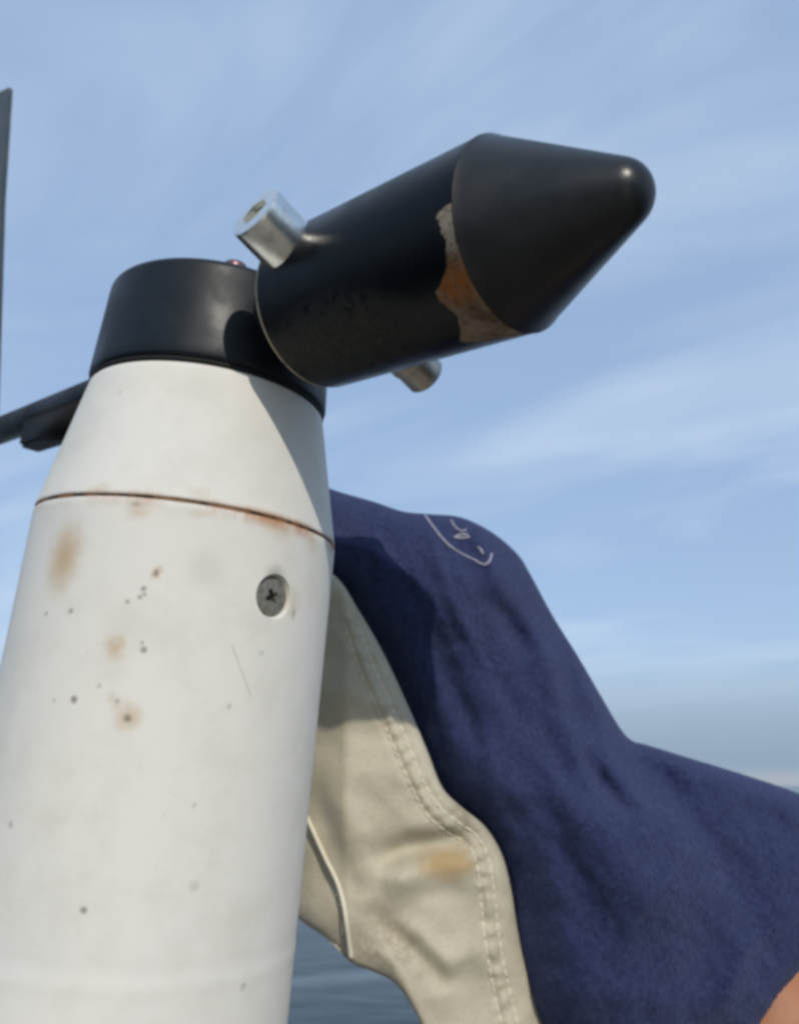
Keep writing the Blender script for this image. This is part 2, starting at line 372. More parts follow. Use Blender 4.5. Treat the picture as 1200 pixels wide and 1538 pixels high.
# grub screw standing a little proud of the collar top
g0 = (D - (D @ A) * A); g0 /= np.linalg.norm(g0)
gp = np.array([.0125, -.0365, CT])
m_zinc = Mat('bright_zinc'); m_zinc.base(m_zinc.mix(m_zinc.ramp(m_zinc.noise(140, 4), .45, .75), (.80, .80, .77), (.60, .59, .54)))
m_zinc.set('Metallic', 1.0); m_zinc.set('Roughness', .26); m_zinc.bump(m_zinc.noise(600, 3), .12, .0003)
V, F = lathe([(.0046, -.002), (.0052, .0026), (.0044, .0038), (.001, .0044)], 32); m_cop = Mat('tarnished_copper'); m_cop.base((.20, .11, .12)); m_cop.set('Metallic', .6); m_cop.set('Roughness', .35); link('collar_screw', V, F, m_cop, collar, Matrix.Translation(gp))
# boss between collar and counterweight
V, F = lathe([(.016, .030), (.016, SE + .002)], 64); link('boss', V, F, m_collar, vane, WM)
# counterweight: dense so the flaked paint has its own outline
def wpix(u, v):
    """pixel on the counterweight's skin -> (z along the arm, angle)"""
    r = at(u, v, 1.0) - C0; s = np.linspace(.1, .45, 9001); P = C0 + s[:, None] * r - WC; z = P @ D
    rr = np.linalg.norm(P - z[:, None] * D, axis=1); i = np.argmax(rr < RW * 1.0005); P = P[i]
    return P @ D, math.atan2(P @ UPV, P @ SIDE)
flake_px = [(681, 302), (668, 308), (656, 326), (662, 345), (670, 362), (669, 385), (672, 400), (664, 422), (655, 440), (658, 452), (676, 465), (687, 476), (692, 495), (690, 514), (720, 514), (770, 506), (800, 500)]
fl = [wpix(u, v) for u, v in flake_px]
ref = fl[8][1]
fl = [(z, RW * ((a - ref + math.pi) % (2 * math.pi) - math.pi)) for z, a in fl]
fl_poly = np.array(fl + [(SB + .02, fl[-1][1]), (SB + .02, fl[0][1])])
def inside_sd(P, poly):
    """signed distance, negative inside"""
    x, y = P[:, 0], P[:, 1]; dmin = np.full(len(P), 1e9); ins = np.zeros(len(P), bool)
    for i in range(len(poly)):
        a, b = poly[i], poly[(i + 1) % len(poly)]; ab = b - a
        t = np.clip(((x - a[0]) * ab[0] + (y - a[1]) * ab[1]) / (ab @ ab + 1e-15), 0, 1)
        dmin = np.minimum(dmin, np.hypot(x - a[0] - t * ab[0], y - a[1] - t * ab[1]))
        c = ((a[1] > y) != (b[1] > y)) & (x < (b[0] - a[0]) * (y - a[1]) / (b[1] - a[1] + 1e-15) + a[0]); ins ^= c
    return np.where(ins, -dmin, dmin)
NA, NZ = 300, 150
zs = np.concatenate([[SE - .0], [SE + .0006], np.linspace(SE + .0016, SB - .0004, NZ)]); rs = np.concatenate([[RW - .0012], [RW - .0003], np.full(NZ, RW)])
prof = [(.012, SE), *zip(rs, zs), (.012, SB - .0003)]
V, F = lathe([(float(a), float(b)) for a, b in prof], NA)
Va = np.array(V); ang = np.arctan2(Va[:, 1], Va[:, 0]); pc = np.stack([Va[:, 2], RW * ((ang - ref + math.pi) % (2 * math.pi) - math.pi)], 1)
sd = inside_sd(pc, fl_poly)
wear = np.clip(.5 - sd / .004, 0, 1)
m_w = Mat('chipped_black_paint')
aw = m_w.attr('wear').outputs['Fac']
edge = m_w.math('ADD', aw, m_w.math('MULTIPLY', m_w.math('SUBTRACT', m_w.noise(300, 7, .72), .5), .8))
mask = m_w.ramp(edge, .47, .53)
g = m_w.ramp(m_w.noise(70, 5, .6), .35, .75)
paint = m_w.mix(g, (.002, .003, .005), (.004, .005, .007))
# brownish underside near the collar: scuffs plus bounced deck light put into colour
au = m_w.attr('scuff_glow').outputs['Fac']
scuff_glow = m_w.math('MULTIPLY', au, m_w.ramp(m_w.noise(300, 6, .72, 1.2), .42, .60))
paint = m_w.mix(m_w.math('MULTIPLY', scuff_glow, .8), paint, (.055, .048, .036))
bare = m_w.mix(m_w.ramp(m_w.noise(90, 5, .65), .42, .6), (.25, .19, .13), (.12, .075, .045))
bare = m_w.mix(m_w.math('MULTIPLY', m_w.attr('ochre').outputs['Fac'], m_w.ramp(m_w.noise(120, 5, .65), .3, .55, .35, 1.)), bare, (.30, .10, .022))
bare = m_w.mix(m_w.attr('tan').outputs['Fac'], bare, (.34, .29, .22))
bare = m_w.mix(m_w.ramp(m_w.noise(420, 5, .75), .52, .66, 0, .8), bare, (.08, .05, .03))
col = m_w.mix(mask, paint, bare)
rimm = m_w.math('MULTIPLY', m_w.attr('rim').outputs['Fac'], m_w.ramp(m_w.noise(160, 4), .25, .42))
col = m_w.mix(rimm, col, (.46, .39, .27))
m_w.base(col)
m_w.set('Roughness', m_w.math('ADD', m_w.math('MULTIPLY', m_w.math('MAXIMUM', mask, scuff_glow), .38), m_w.ramp(m_w.noise(50, 4), .3, .7, .26, .38)))
b1 = m_w.bump(m_w.math('SUBTRACT', 1.0, mask), 1.0, .0010)
b1 = m_w.bump(m_w.math('MULTIPLY', m_w.noise(380, 5, .7), m_w.math('ADD', m_w.math('MAXIMUM', mask, scuff_glow), .08)), .7, .0006, b1)
m_w.set('Specular IOR Level', .16)
cw = link('counterweight', V, F, m_w, vane, WM)
def attr(o, name, vals):
    a = o.data.attributes.new(name, 'FLOAT', 'POINT'); a.data.foreach_set('value', np.asarray(vals, np.float32))
attr(cw, 'wear', wear)
zt, at_ = wpix(672, 330); attr(cw, 'tan', np.clip(1.2 - np.hypot(pc[:, 0] - zt, pc[:, 1] - RW * ((at_ - ref + math.pi) % (2 * math.pi) - math.pi)) / .010, 0, 1))
zt, at_ = wpix(682, 425); attr(cw, 'ochre', np.clip(1.5 - np.hypot(pc[:, 0] - zt, pc[:, 1] - RW * ((at_ - ref + math.pi) % (2 * math.pi) - math.pi)) / .0068, 0, 1))
zt, at_ = wpix(520, 520); q = RW * ((at_ - ref + math.pi) % (2 * math.pi) - math.pi)
attr(cw, 'scuff_glow', np.clip(1.5 - np.hypot((pc[:, 0] - zt) / 1.9, pc[:, 1] - q) / .015, 0, 1))
attr(cw, 'rim', ((Va[:, 2] < SE + .0020) & (np.hypot(Va[:, 0], Va[:, 1]) > RW - .0015) & (pc[:, 1] < .03)).astype(float))
sharp(cw, 50)
# cone with ball-nosed tip
k = (RTIP - RW) / (ST - SB); al = math.atan(-k); rs_ = RTIP / math.cos(al); zc_ = ST - RTIP * math.tan(al)
prof = [(.02, SB - .0001), (RW - .0001, SB - .0001), (RW + .0002, SB + .0001)]
prof += [(RW + k * (z - SB), z) for z in np.linspace(SB + .0012, ST, 24)]
for q in np.linspace(al, math.pi / 2, 14)[1:]: prof.append((max(rs_ * math.cos(q), .0002), zc_ + rs_ * math.sin(q)))
V, F = lathe([(float(a), float(b)) for a, b in prof], 160); sharp(link('cone_tip', V, F, m_cone, vane, WM), 50)
# clamping bolt through the counterweight
PSI, SBOLT = 1.235, .0812
H = math.cos(PSI) * A - math.sin(PSI) * SIDE; H -= (H @ D) * D; H /= np.linalg.norm(H)
BX = D; BY = np.cross(H, D)
BM = frame(BX, BY, H, WC + SBOLT * D - vroot)
V, F = lathe([(.0110, .0285), (.0110, .0449), (.0107, .0458), (.0100, .0462), (.003, .0462)], 64)
bolt = link('bolt', V, F, m_zinc, vane, BM)
cuV = [(.0060 * math.cos(R(60 * i + 12)), .0060 * math.sin(R(60 * i + 12)), z) for z in (.0436, .055) for i in range(6)]
cu = link('hex_cut', cuV, [tuple(range(6))[::-1], tuple(range(6, 12))] + [(i, (i + 1) % 6, 6 + (i + 1) % 6, 6 + i) for i in range(6)], None, None, Matrix.Translation(vroot) @ BM, smooth=False)
md = bolt.modifiers.new('hex', 'BOOLEAN'); md.object = cu; md.solver = 'EXACT'
bpy.context.view_layer.update(); apply_mods(bolt); bpy.data.objects.remove(cu); sharp(bolt, 25)
m_grease = Mat('rusty_grease'); m_grease.base((.42, .41, .34)); m_grease.set('Roughness', .7)
V, F = lathe([(.0051, .0420), (.0051, .0441), (.002, .0439)], 24); link('socket_dirt', V, F, m_grease, bolt, Matrix.Identity(4))
m_zold = Mat('brown_zinc'); m_zold.base(m_zold.mix(m_zold.ramp(m_zold.noise(160, 4), .4, .65), (.50, .48, .43), (.33, .28, .22))); m_zold.set('Metallic', .8); m_zold.set('Roughness', .38)
V, F = lathe([(.0035, -.0494), (.0076, -.0490), (.0085, -.0480), (.0085, -.0385), (.0092, -.0378), (.0092, -.0270)], 48); H2 = math.cos(1.2524) * A - math.sin(1.2524) * SIDE; H2 -= (H2 @ D) * D; H2 /= np.linalg.norm(H2)
sharp(link('barrel_nut', V, F, m_zold, vane, frame(D, np.cross(H2, D), H2, WC + .0870 * D - vroot)), 30)
# arm running back to the tail fin, with its clamp block and tail fin
m_arm = black('black_arm', (.005, .006, .008), .42, .14)
V, F = lathe([(.006, -.62), (.0082, -.618), (.0088, -.10), (.0088, -.03)], 40); link('arm', V, F, m_arm, vane, WM)
def box(x0, x1, y0, y1, z0, z1, bev=.0015):
    bm = bmesh.new()
    bmesh.ops.create_cube(bm, size=1); 
    for v_ in bm.verts: v_.co = Vector(((x0 + x1) / 2 + v_.co.x * (x1 - x0), (y0 + y1) / 2 + v_.co.y * (y1 - y0), (z0 + z1) / 2 + v_.co.z * (z1 - z0)))
    bmesh.ops.bevel(bm, geom=bm.edges[:], offset=bev, segments=2, affect='EDGES')
    V = [tuple(v_.co) for v_ in bm.verts]; bm.verts.index_update(); F = [tuple(v_.index for v_ in f.verts) for f in bm.faces]; bm.free(); return V, F
# clamp block
V, F = box(-.0070, .0070, -.0215, -.001, -.194, -.110, .002); m_clamp = black('brown_black_clamp', (.012, .008, .006), .5, .15); link('arm_clamp', V, F, m_clamp, vane, WM)
def plane_pt(u, v):
    """pixel -> (z along arm, height above arm) in the plane of the fin"""
    r = at(u, v, 1.0) - C0; M_ = np.stack([D, UPV, -r], 1); s = np.linalg.solve(M_, C0 - WC); return s[0], s[1]
m_fin = Mat('dark_grey_fin'); m_fin.base(m_fin.mix(m_fin.ramp(m_fin.noise(40, 5), .4, .7), (.035, .045, .048), (.055, .062, .062))); m_fin.set('Roughness', .5)
(za, ha), (zb, hb), (zc2, hc) = plane_pt(17, 133), plane_pt(6, 300), plane_pt(1, 600)
tz, th_ = plane_pt(0, 141)
sl = (th_ - ha) / (tz - za)
outl = [(za, ha), (zb, hb), (zc2, min(hc, .012)), (zc2 - .02, -.006), (zc2 - .22, -.006), (zc2 - .25, .05), (za - .16, ha + sl * -.16 * .5), (za - .03, ha + sl * -.03)]
n_ = len(outl); V = [(-.0018, h_, z_) for z_, h_ in outl] + [(.0018, h_, z_) for z_, h_ in outl]
F = [tuple(range(n_)), tuple(range(2 * n_ - 1, n_ - 1, -1))] + [(i, (i + 1) % n_, n_ + (i + 1) % n_, n_ + i) for i in range(n_)]
link('tail_fin', V, F, m_fin, vane, WM, smooth=False)

# ================================================================== PERSON leaning in behind the post
PB = np.array([.46, .68, DECK])
person = root('person', PB, 'person in navy fleece top and cream canvas vest leaning in behind post', 'person')
PT = Matrix.Translation(-Vector(PB))
# ---- cloth surfaces: outline + depth field
def polysd(P, poly): return inside_sd(P, poly)
def seg_dist(P, line):
    d = np.full(len(P), 1e9); tt = np.zeros(len(P)); L = 0; segs = np.hypot(*np.diff(line, axis=0).T); tot = segs.sum(); sgn = np.zeros(len(P))
    for i in range(len(line) - 1):
        a, b = line[i], line[i + 1]; ab = b - a; t = np.clip(((P - a) @ ab) / (ab @ ab), 0, 1); q = P - a - t[:, None] * ab
        dd = np.hypot(*q.T); m_ = dd < d; d = np.where(m_, dd, d); tt = np.where(m_, (L + t * segs[i]) / tot, tt)
        sgn = np.where(m_, ab[0] * q[:, 1] - ab[1] * q[:, 0], sgn); L += segs[i]
    return d, tt, np.sign(sgn)
def folds(P, lst):
    o = np.zeros(len(P))
    for line, amp, sig in lst:
        d, t, s = seg_dist(P, catmull(line, 12)); taper = np.clip(np.minimum(t, 1 - t) * 5, 0, 1) ** .7
        o += amp * np.exp(-.5 * (d / sig) ** 2) * taper
    return o
def vnoise(P, scale, seed):
    r_ = np.random.default_rng(seed); n = 64; G = r_.standard_normal((n, n)); q = P / scale; i = np.floor(q).astype(int); f = q - i; f = f * f * (3 - 2 * f)
    g = lambda a, b: G[(i[:, 0] + a) % n, (i[:, 1] + b) % n]
    return (g(0, 0) * (1 - f[:, 0]) + g(1, 0) * f[:, 0]) * (1 - f[:, 1]) + (g(0, 1) * (1 - f[:, 0]) + g(1, 1) * f[:, 0]) * f[:, 1]
def cloth(name, poly, front, back, step, mat, parent):
    """closed cloth body from an outline: front(P, sd) and back(P, sd) give the distance of each face"""
    lo, hi = poly.min(0), poly.max(0)
    gx, gy = np.meshgrid(np.arange(lo[0], hi[0], step), np.arange(lo[1], hi[1], step))
    G = np.stack([gx.ravel(), gy.ravel()], 1); G[::2] += .3; sd_ = polysd(G, poly); G = G[sd_ < -step * .9]
    nxt = np.roll(poly, -1, 0) - np.roll(poly, 1, 0); nrm = np.stack([-nxt[:, 1], nxt[:, 0]], 1); nrm /= np.linalg.norm(nrm, axis=1)[:, None] + 1e-9
    ring = []
    for off in (1.5, 4.0):
        for sgn in (1, -1):
            q = poly + nrm * off * sgn; s_ = polysd(q, poly); ring.append(q[(s_ < -off * .8)])
    allp = np.concatenate([poly] + ring + [G]); n = len(poly)
    vs, es, fs, ov, oe, of = delaunay_2d_cdt([Vector(p) for p in allp], [(i, (i + 1) % n) for i in range(n)], [], 1, 1e-4)
    P = np.array([tuple(v_) for v_ in vs]); sd_ = polysd(P, poly); edge_ = sd_ > -.4
    Ff = front(P, -sd_); Bb = back(P, -sd_); 
    mid = (Ff + Bb) / 2; Ff = np.where(edge_, mid, Ff)
    VF = at(P[:, 0], P[:, 1], Ff); VB = at(P[:, 0], P[:, 1], Bb)
    idx = np.arange(len(P)); bi = np.where(edge_, idx, len(P) + idx)
    tri = [tuple(f) for f in fs]
    faces = tri + [tuple(bi[j] for j in f[::-1]) for f in tri]
    faces = [f for i, f in enumerate(faces) if len(set(f)) >= 3]
    # faces whose corners all lie on the edge would double up: keep the front one only
    keep = []; seen = set()
    for f in faces:
        key = tuple(sorted(f))
        if key in seen: continue
        seen.add(key); keep.append(f)
    o = link(name, np.concatenate([VF, VB]), keep, mat, parent, PT)
    bm = bmesh.new(); bm.from_mesh(o.data); bmesh.ops.delete(bm, geom=[v_ for v_ in bm.verts if not v_.link_faces], context='VERTS'); bm.to_mesh(o.data); bm.free()
    return o, VF, tri
def dome(d, w_): q = 1 - np.clip(d / w_, 0, 1); return np.sqrt(np.maximum(1 - q * q, 0))

nv_top = [(440, 712), (505, 737), (560, 753), (605, 768), (645, 772), (692, 777), (738, 799), (776, 831), (796, 862), (830, 925), (868, 986), (905, 1050), (930, 1092), (948, 1112), (972, 1119), (1040, 1140), (1115, 1163), (1200, 1192), (1340, 1250), (1540, 1420), (1760, 1720), (1960, 2080)]
nv_low = [(1960, 2080), (1800, 2300), (1560, 2420), (1300, 2180), (1060, 1900), (925, 1720), (850, 1620), (812, 1538), (790, 1465), (774, 1400), (764, 1335), (750, 1283), (724, 1243), (688, 1212), (660, 1180), (640, 1130), (610, 1060), (575, 985), (540, 922), (507, 890), (440, 900), (390, 840), (400, 750), (440, 712)]
NV = np.concatenate([catmull(nv_top, 7)[:-1], catmull(nv_low, 7)[:-1]])
hem = np.array([(1420, 1290), (1330, 1340), (1208, 1447), (1166, 1500), (1128, 1560), (1085, 1660), (1040, 1760)], float)
nv_folds = [
    ([(860, 1050), (935, 1120), (985, 1160), (1035, 1215), (1100, 1310), (1150, 1400)], .0062, 24),          # deep crease where sleeve meets the back
    ([(812, 1195), (835, 1250), (868, 1320), (900, 1440)], .0030, 17),
    ([(755, 905), (770, 945), (800, 990)], .0045, 14),
    ([(830, 1000), (862, 1080), (890, 1150), (930, 1210)], .0035, 12),
    ([(800, 1060), (835, 1130), (862, 1190)], .003, 10),
    ([(680, 930), (700, 1040), (740, 1130)], .003, 26),
    ([(770, 1290), (800, 1380), (830, 1470)], .004, 20),
    ([(900, 1010), (925, 1070), (960, 1140)], .004, 10),
    ([(1080, 1200), (1180, 1260), (1300, 1310)], .002, 30),
    ([(845, 960), (885, 1040), (920, 1120)], -.004, 13),
    ([(800, 960), (845, 1060), (900, 1170)], -.0035, 13),
    ([(850, 1190), (930, 1290), (1010, 1400)], -.006, 38),
    ([(690, 1080), (740, 1170), (790, 1220)], -.003, 22),
    ([(900, 1095), (980, 1130), (1080, 1168), (1200, 1215), (1320, 1270)], -.005, 17),
    ([(1130, 1400), (1100, 1480), (1060, 1540)], -.003, 14),
    ([(800, 890), (835, 960), (870, 1040)], .0022, 9), ([(770, 900), (815, 980), (850, 1060)], -.0022, 10), ([(720, 960), (770, 1060), (830, 1150)], .0022, 12),
    ([(880, 1130), (905, 1175), (950, 1230)], .003, 8), ([(905, 1120), (930, 1170), (980, 1230)], -.003, 9), ([(740, 1190), (790, 1260), (820, 1340)], .002, 12),
    ([(690, 850), (760, 880), (800, 930)], -.003, 30)]
def nv_base(P):
    u = P[:, 0]; v = P[:, 1]
    return np.interp(u, [400, 470, 560, 700, 900, 1200, 1500, 2000], [.55, .445, .415, .43, .47, .52, .60, .66]) + np.clip(v - 1500, 0, 900) * .00012
def nv_front(P, d):
    b_ = nv_base(P) + .012
    z = b_ - .050 * dome(d, 190)
    sx_, tt, sg = seg_dist(P, hem)                                    # sleeve stands proud of the trunk up to its hem
    inside = np.where(sg * 1.0 > 0, 1., -1.) * sx_
    slv = 1 / (1 + np.exp(np.clip(-inside / 3.0, -40, 40)))
    reach = np.exp(-.5 * (np.maximum(0, np.hypot(P[:, 0] - 1090, P[:, 1] - 1440) - 160) / 150) ** 2)
    z -= .040 * reach * slv
    z += 1.6 * folds(P, nv_folds)
    # long soft wrinkles running down the shoulder and fanning out over the sleeve
    wob = 26 * vnoise(P, 150, 21); th = .50; fade = 1 - .75 * np.clip((P[:, 1] - 1130) / 260, 0, 1)
    cross = (P[:, 0] + wob) * np.cos(th) - (P[:, 1] - 900) * np.sin(th); along = P[:, 0] * np.sin(th) + P[:, 1] * np.cos(th)
    wr_ = vnoise(np.stack([cross / 30 + 40, along / 210 + 9], 1), 1.0, 22); wr2 = vnoise(np.stack([cross / 15 + 11, along / 130 + 3], 1), 1.0, 23)
    z += np.clip(d / 40, 0, 1) * fade * (.0022 * wr_ + .0008 * wr2)
    z += .0009 * vnoise(P, 46, 1) + .0006 * vnoise(P, 21, 2) + .00022 * vnoise(P, 8, 3)
    return np.where(d < 1, nv_base(P) + .012, z)
def nv_back(P, d): return nv_base(P) + .012 + .24 * dome(d, 300) * np.clip((P[:, 0] - 430) / 250, .15, 1)
m_navy = Mat('navy_fleece')
nz = m_navy.noise(360, 5, .7); nf = m_navy.noise(900, 3, .7)
col = m_navy.mix(m_navy.ramp(nz, .32, .72), (.021, .028, .078), (.042, .053, .132))
col = m_navy.mix(m_navy.ramp(m_navy.noise(26, 4), .45, .75, 0, .35), col, (.034, .042, .104))
col = m_navy.mix(m_navy.ramp(nf, .6, .8, 0, .5), col, (.085, .09, .15))
m_navy.base(col); m_navy.set('Roughness', .95); m_navy.set('Specular IOR Level', .1)
m_navy.set('Sheen Weight', .35); m_navy.set('Sheen Roughness', .5); m_navy.b.inputs['Sheen Tint'].default_value = (.35, .4, .65, 1)
b1 = m_navy.bump(nz, .7, .0025); m_navy.bump(nf, .6, .001, b1)
shirt, nvF, nvT = cloth('fleece_top', NV, nv_front, nv_back, 8.0, m_navy, person)
# fleece nap: loose fibres over the visible face
m_nap = Mat('navy_nap'); m_nap.base((.043, .054, .128)); m_nap.set('Roughness', 1.0); m_nap.set('Specular IOR Level', .05)
def vis_pts(n, poly, rectlo, rechi):
    P = rng.uniform(rectlo, rechi, (n, 2)); return P[polysd(P, poly) < -1.5]
FP = vis_pts(100000, NV, (440, 715), (1260, 1620))
e = 1.5
def nv_pt(P):
    s_ = -polysd(P, NV); return at(P[:, 0], P[:, 1], nv_front(P, s_))
p0 = nv_pt(FP); pu = nv_pt(FP + [e, 0]); pv = nv_pt(FP + [0, e])
nn = np.cross(pv - p0, pu - p0); nn /= np.linalg.norm(nn, axis=1)[:, None] + 1e-12; nn *= np.where((nn * (C0 - p0)).sum(1) < 0, -1, 1)[:, None]
tg = rng.standard_normal((len(FP), 3)); tg -= (tg * nn).sum(1)[:, None] * nn; tg /= np.linalg.norm(tg, axis=1)[:, None]
bt = np.cross(nn, tg); ln_ = rng.uniform(.0009, .0031, (len(FP), 1))
tipp = p0 + ln_ * (tg * .8 + nn * rng.uniform(.1, .7, (len(FP), 1)))
Vn = np.stack([p0 - bt * .00011 - nn * .0003, p0 + bt * .00011 - nn * .0003, tipp], 1).reshape(-1, 3)
nap = link('nap', Vn, [(3 * i, 3 * i + 1, 3 * i + 2) for i in range(len(FP))], m_nap, shirt, Matrix.Identity(4), smooth=False); nap['kind'] = 'stuff'
# embroidered emblem on the shoulder
m_thr = Mat('pale_thread'); m_thr.base(m_thr.mix(m_thr.ramp(m_thr.noise(900, 2), .4, .6), (.42, .41, .47), (.28, .27, .34))); m_thr.set('Roughness', .8)
emb = [([(638, 774), (654, 796), (671, 816), (688, 829), (710, 840), (726, 848), (735, 843), (738, 832)], .00085), ([(677, 781), (684, 792), (694, 798), (700, 795)], .0007), ([(703, 803), (692, 803), (682, 807), (696, 808), (705, 806)], .0008), ([(718, 822), (723, 827), (725, 832)], .0008)]
for line, rr in emb:
    L_ = catmull(line, 3); p = nv_pt(L_); V, F = tube(p + (C0 - p) / np.linalg.norm(C0 - p, axis=1)[:, None] * .0006, rr * .82, 6); link('emblem_stitching', V, F, m_thr, shirt, Matrix.Identity(4))

# ---- cream canvas vest hanging open
cr_right = [(430, 835), (500, 862), (541, 920), (577, 983), (612, 1058), (642, 1128), (664, 1182), (692, 1211), (728, 1241), (754, 1284), (768, 1338), (778, 1400), (795, 1468), (818, 1540), (850, 1640), (890, 1740)]
cr_left = [(890, 1740), (800, 1790), (700, 1740), (660, 1640), (634, 1545), (614, 1505), (592, 1476), (560, 1459), (528, 1446), (492, 1411), (452, 1383), (420, 1350), (390, 1200), (375, 1000), (390, 880), (430, 835)]
CRM = np.concatenate([catmull(cr_right, 6)[:-1], catmull(cr_left, 6)[:-1]])
seam1 = np.array([(515, 930), (540, 1005), (565, 1060), (590, 1118), (612, 1170), (640, 1222), (672, 1250), (702, 1268), (716, 1300), (722, 1350), (728, 1410), (740, 1480), (755, 1545), (790, 1640)], float)
seam2 = np.array([(535, 930), (560, 998), (586, 1056), (610, 1110), (632, 1165), (658, 1210), (690, 1236), (718, 1258), (735, 1295), (743, 1350), (750, 1410), (763, 1478), (780, 1545), (815, 1640)], float)
pipe = np.array([(420, 1150), (438, 1188), (452, 1215), (470, 1255), (486, 1290), (503, 1325), (513, 1360), (518, 1395), (524, 1438)], float)
cr_folds = [
    ([(560, 1300), (610, 1275), (670, 1262), (720, 1262)], .009, 14),
    ([(600, 1240), (640, 1250), (690, 1245)], -.003, 14),
    ([(575, 1330), (640, 1310), (720, 1300)], -.004, 18),
    ([(545, 1360), (590, 1400), (640, 1440), (670, 1490)], .005, 12),
    ([(600, 1380), (650, 1430), (690, 1460)], -.004, 14),
    ([(550, 1420), (585, 1440), (610, 1480), (640, 1560)], -.003, 9),
    ([(480, 1120), (510, 1200), (545, 1290)], -.003, 20),
    ([(470, 1180), (500, 1260), (540, 1350)], .003, 12),
    ([(700, 1440), (720, 1500), (745, 1580)], .003, 18)]
def cr_base(P):
    u = P[:, 0]; v = P[:, 1]
    return np.interp(u, [380, 470, 520, 600, 700, 800, 900], [.445, .412, .398, .397, .402, .415, .44]) + np.interp(v, [850, 1000, 1250, 1540], [.0, .0, .008, .02])
def cr_front(P, d):
    z = cr_base(P) - .0035 * dome(d, 9) - .004 * dome(d, 60)
    z += folds(P, cr_folds)
    for s_, a_ in ((seam1, .0019), (seam2, .0019)):
        q, t, sg = seg_dist(P, s_); z += a_ * np.exp(-.5 * (q / 3.2) ** 2)
    q1, t, sg = seg_dist(P, (seam1 + seam2) / 2); puck = np.exp(-.5 * (q1 / 9) ** 2); z -= puck * (.0016 + .0013 * np.sin(t * 170 + 2.5 * vnoise(P, 24, 7)))
    q, t, sg = seg_dist(P, pipe); side = np.where(sg > 0, 1, 0); z += .0045 * side * np.exp(-q / 60) * np.clip((P[:, 1] - 1150) / 60, 0, 1)
    z += .0013 * vnoise(P, 55, 11) + .0003 * vnoise(P, 22, 12)
    return np.where(d < 1, cr_base(P), z)
def cr_back(P, d): return cr_base(P) + .010 * dome(d, 40)
m_cream = Mat('cream_canvas')
wv = m_cream.noise(700, 3, .6); bl = m_cream.noise(22, 5, .6)
col = m_cream.mix(m_cream.ramp(bl, .35, .7), (.57, .52, .40), (.49, .445, .335))
col = m_cream.mix(m_cream.ramp(wv, .5, .75, 0, .35), col, (.31, .28, .21))
asn = m_cream.attr('stain').outputs['Fac']
col = m_cream.mix(m_cream.ramp(m_cream.math('ADD', asn, m_cream.math('MULTIPLY', m_cream.math('SUBTRACT', m_cream.noise(150, 7, .75), .5), 1.1)), .25, 1.0, 0, .7), col, (.42, .26, .08))
asg = m_cream.attr('mottle').outputs['Fac']
col = m_cream.mix(m_cream.math('MULTIPLY', asg, m_cream.ramp(m_cream.noise(160, 5, .7), .4, .65, .1, .6)), col, (.24, .19, .13))
m_cream.base(col); m_cream.set('Roughness', .85); m_cream.set('Specular IOR Level', .2); m_cream.set('Sheen Weight', .1)
b1 = m_cream.bump(wv, .35, .0006); m_cream.bump(m_cream.noise(110, 4), .18, .0015, b1)
vest, crF, crT = cloth('canvas_vest', CRM, cr_front, cr_back, 6.0, m_cream, person)
# stain and brown patch fields from the vest's own surface points
VV = np.array([v_.co for v_ in vest.data.vertices])
s0 = cr_pt0 = at(np.array([668.]), np.array([1297.]), np.array([.40]))[0]
attr(vest, 'stain', np.clip(1.25 - np.linalg.norm((VV - at(np.array([675.]), np.array([1298.]), cr_front(np.array([[675., 1298.]]), np.array([60.])))[0]) * [.6, .3, 1.25], axis=1) / .0125, 0, 1))
lowp = np.stack([600 + 0 * VV[:, 0], 0 * VV[:, 0]], 1)
g1 = at(np.array([575.]), np.array([1428.]), np.array([.41]))[0]; g2 = at(np.array([700.]), np.array([1225.]), np.array([.40]))[0]
attr(vest, 'mottle', np.clip(np.maximum(1.2 - np.linalg.norm(VV - g1, axis=1) / .022, 1.1 - np.linalg.norm(VV - g2, axis=1) / .018), 0, 1))
def cr_pt(P):
    s_ = -polysd(P, CRM); return at(P[:, 0], P[:, 1], cr_front(P, s_))
m_cthr = Mat('cream_thread'); m_cthr.base((.74, .69, .56)); m_cthr.set('Roughness', .8)
def stitches(line, name):
    L_ = catmull(line, 1.5); seg = np.concatenate([[0], np.cumsum(np.hypot(*np.diff(L_, axis=0).T))])
    V, F = [], []; s_ = 0.0
    while s_ + 15 < seg[-1]:
        t = np.array([s_, s_ + 2.6, s_ + 11.4, s_ + 14.0]); P = np.stack([np.interp(t, seg, L_[:, 0]), np.interp(t, seg, L_[:, 1])], 1)
        p = cr_pt(P); out = (C0 - p) / np.linalg.norm(C0 - p, axis=1)[:, None]; p = p + out * np.array([[-.0004], [.0005], [.0005], [-.0004]])
        v_, f_ = tube(p, .00048, 5); F += [tuple(i + len(V) for i in f) for f in f_]; V += list(v_); s_ += 14.3
    o = link(name, V, F, m_cthr, vest, Matrix.Identity(4)); return o
stitches(seam1, 'stitching'); stitches(seam2, 'stitching')
L_ = catmull(pipe, 4); p = cr_pt(L_ + [3.5, 0]); V, F = tube(p + (C0 - p) / np.linalg.norm(C0 - p, axis=1)[:, None] * .0006, .0011, 8); link('piping', V, F, m_cthr, vest, Matrix.Identity(4))
edge_l = np.array([(548, 925), (583, 990), (618, 1065), (646, 1130), (668, 1184), (694, 1212)], float)

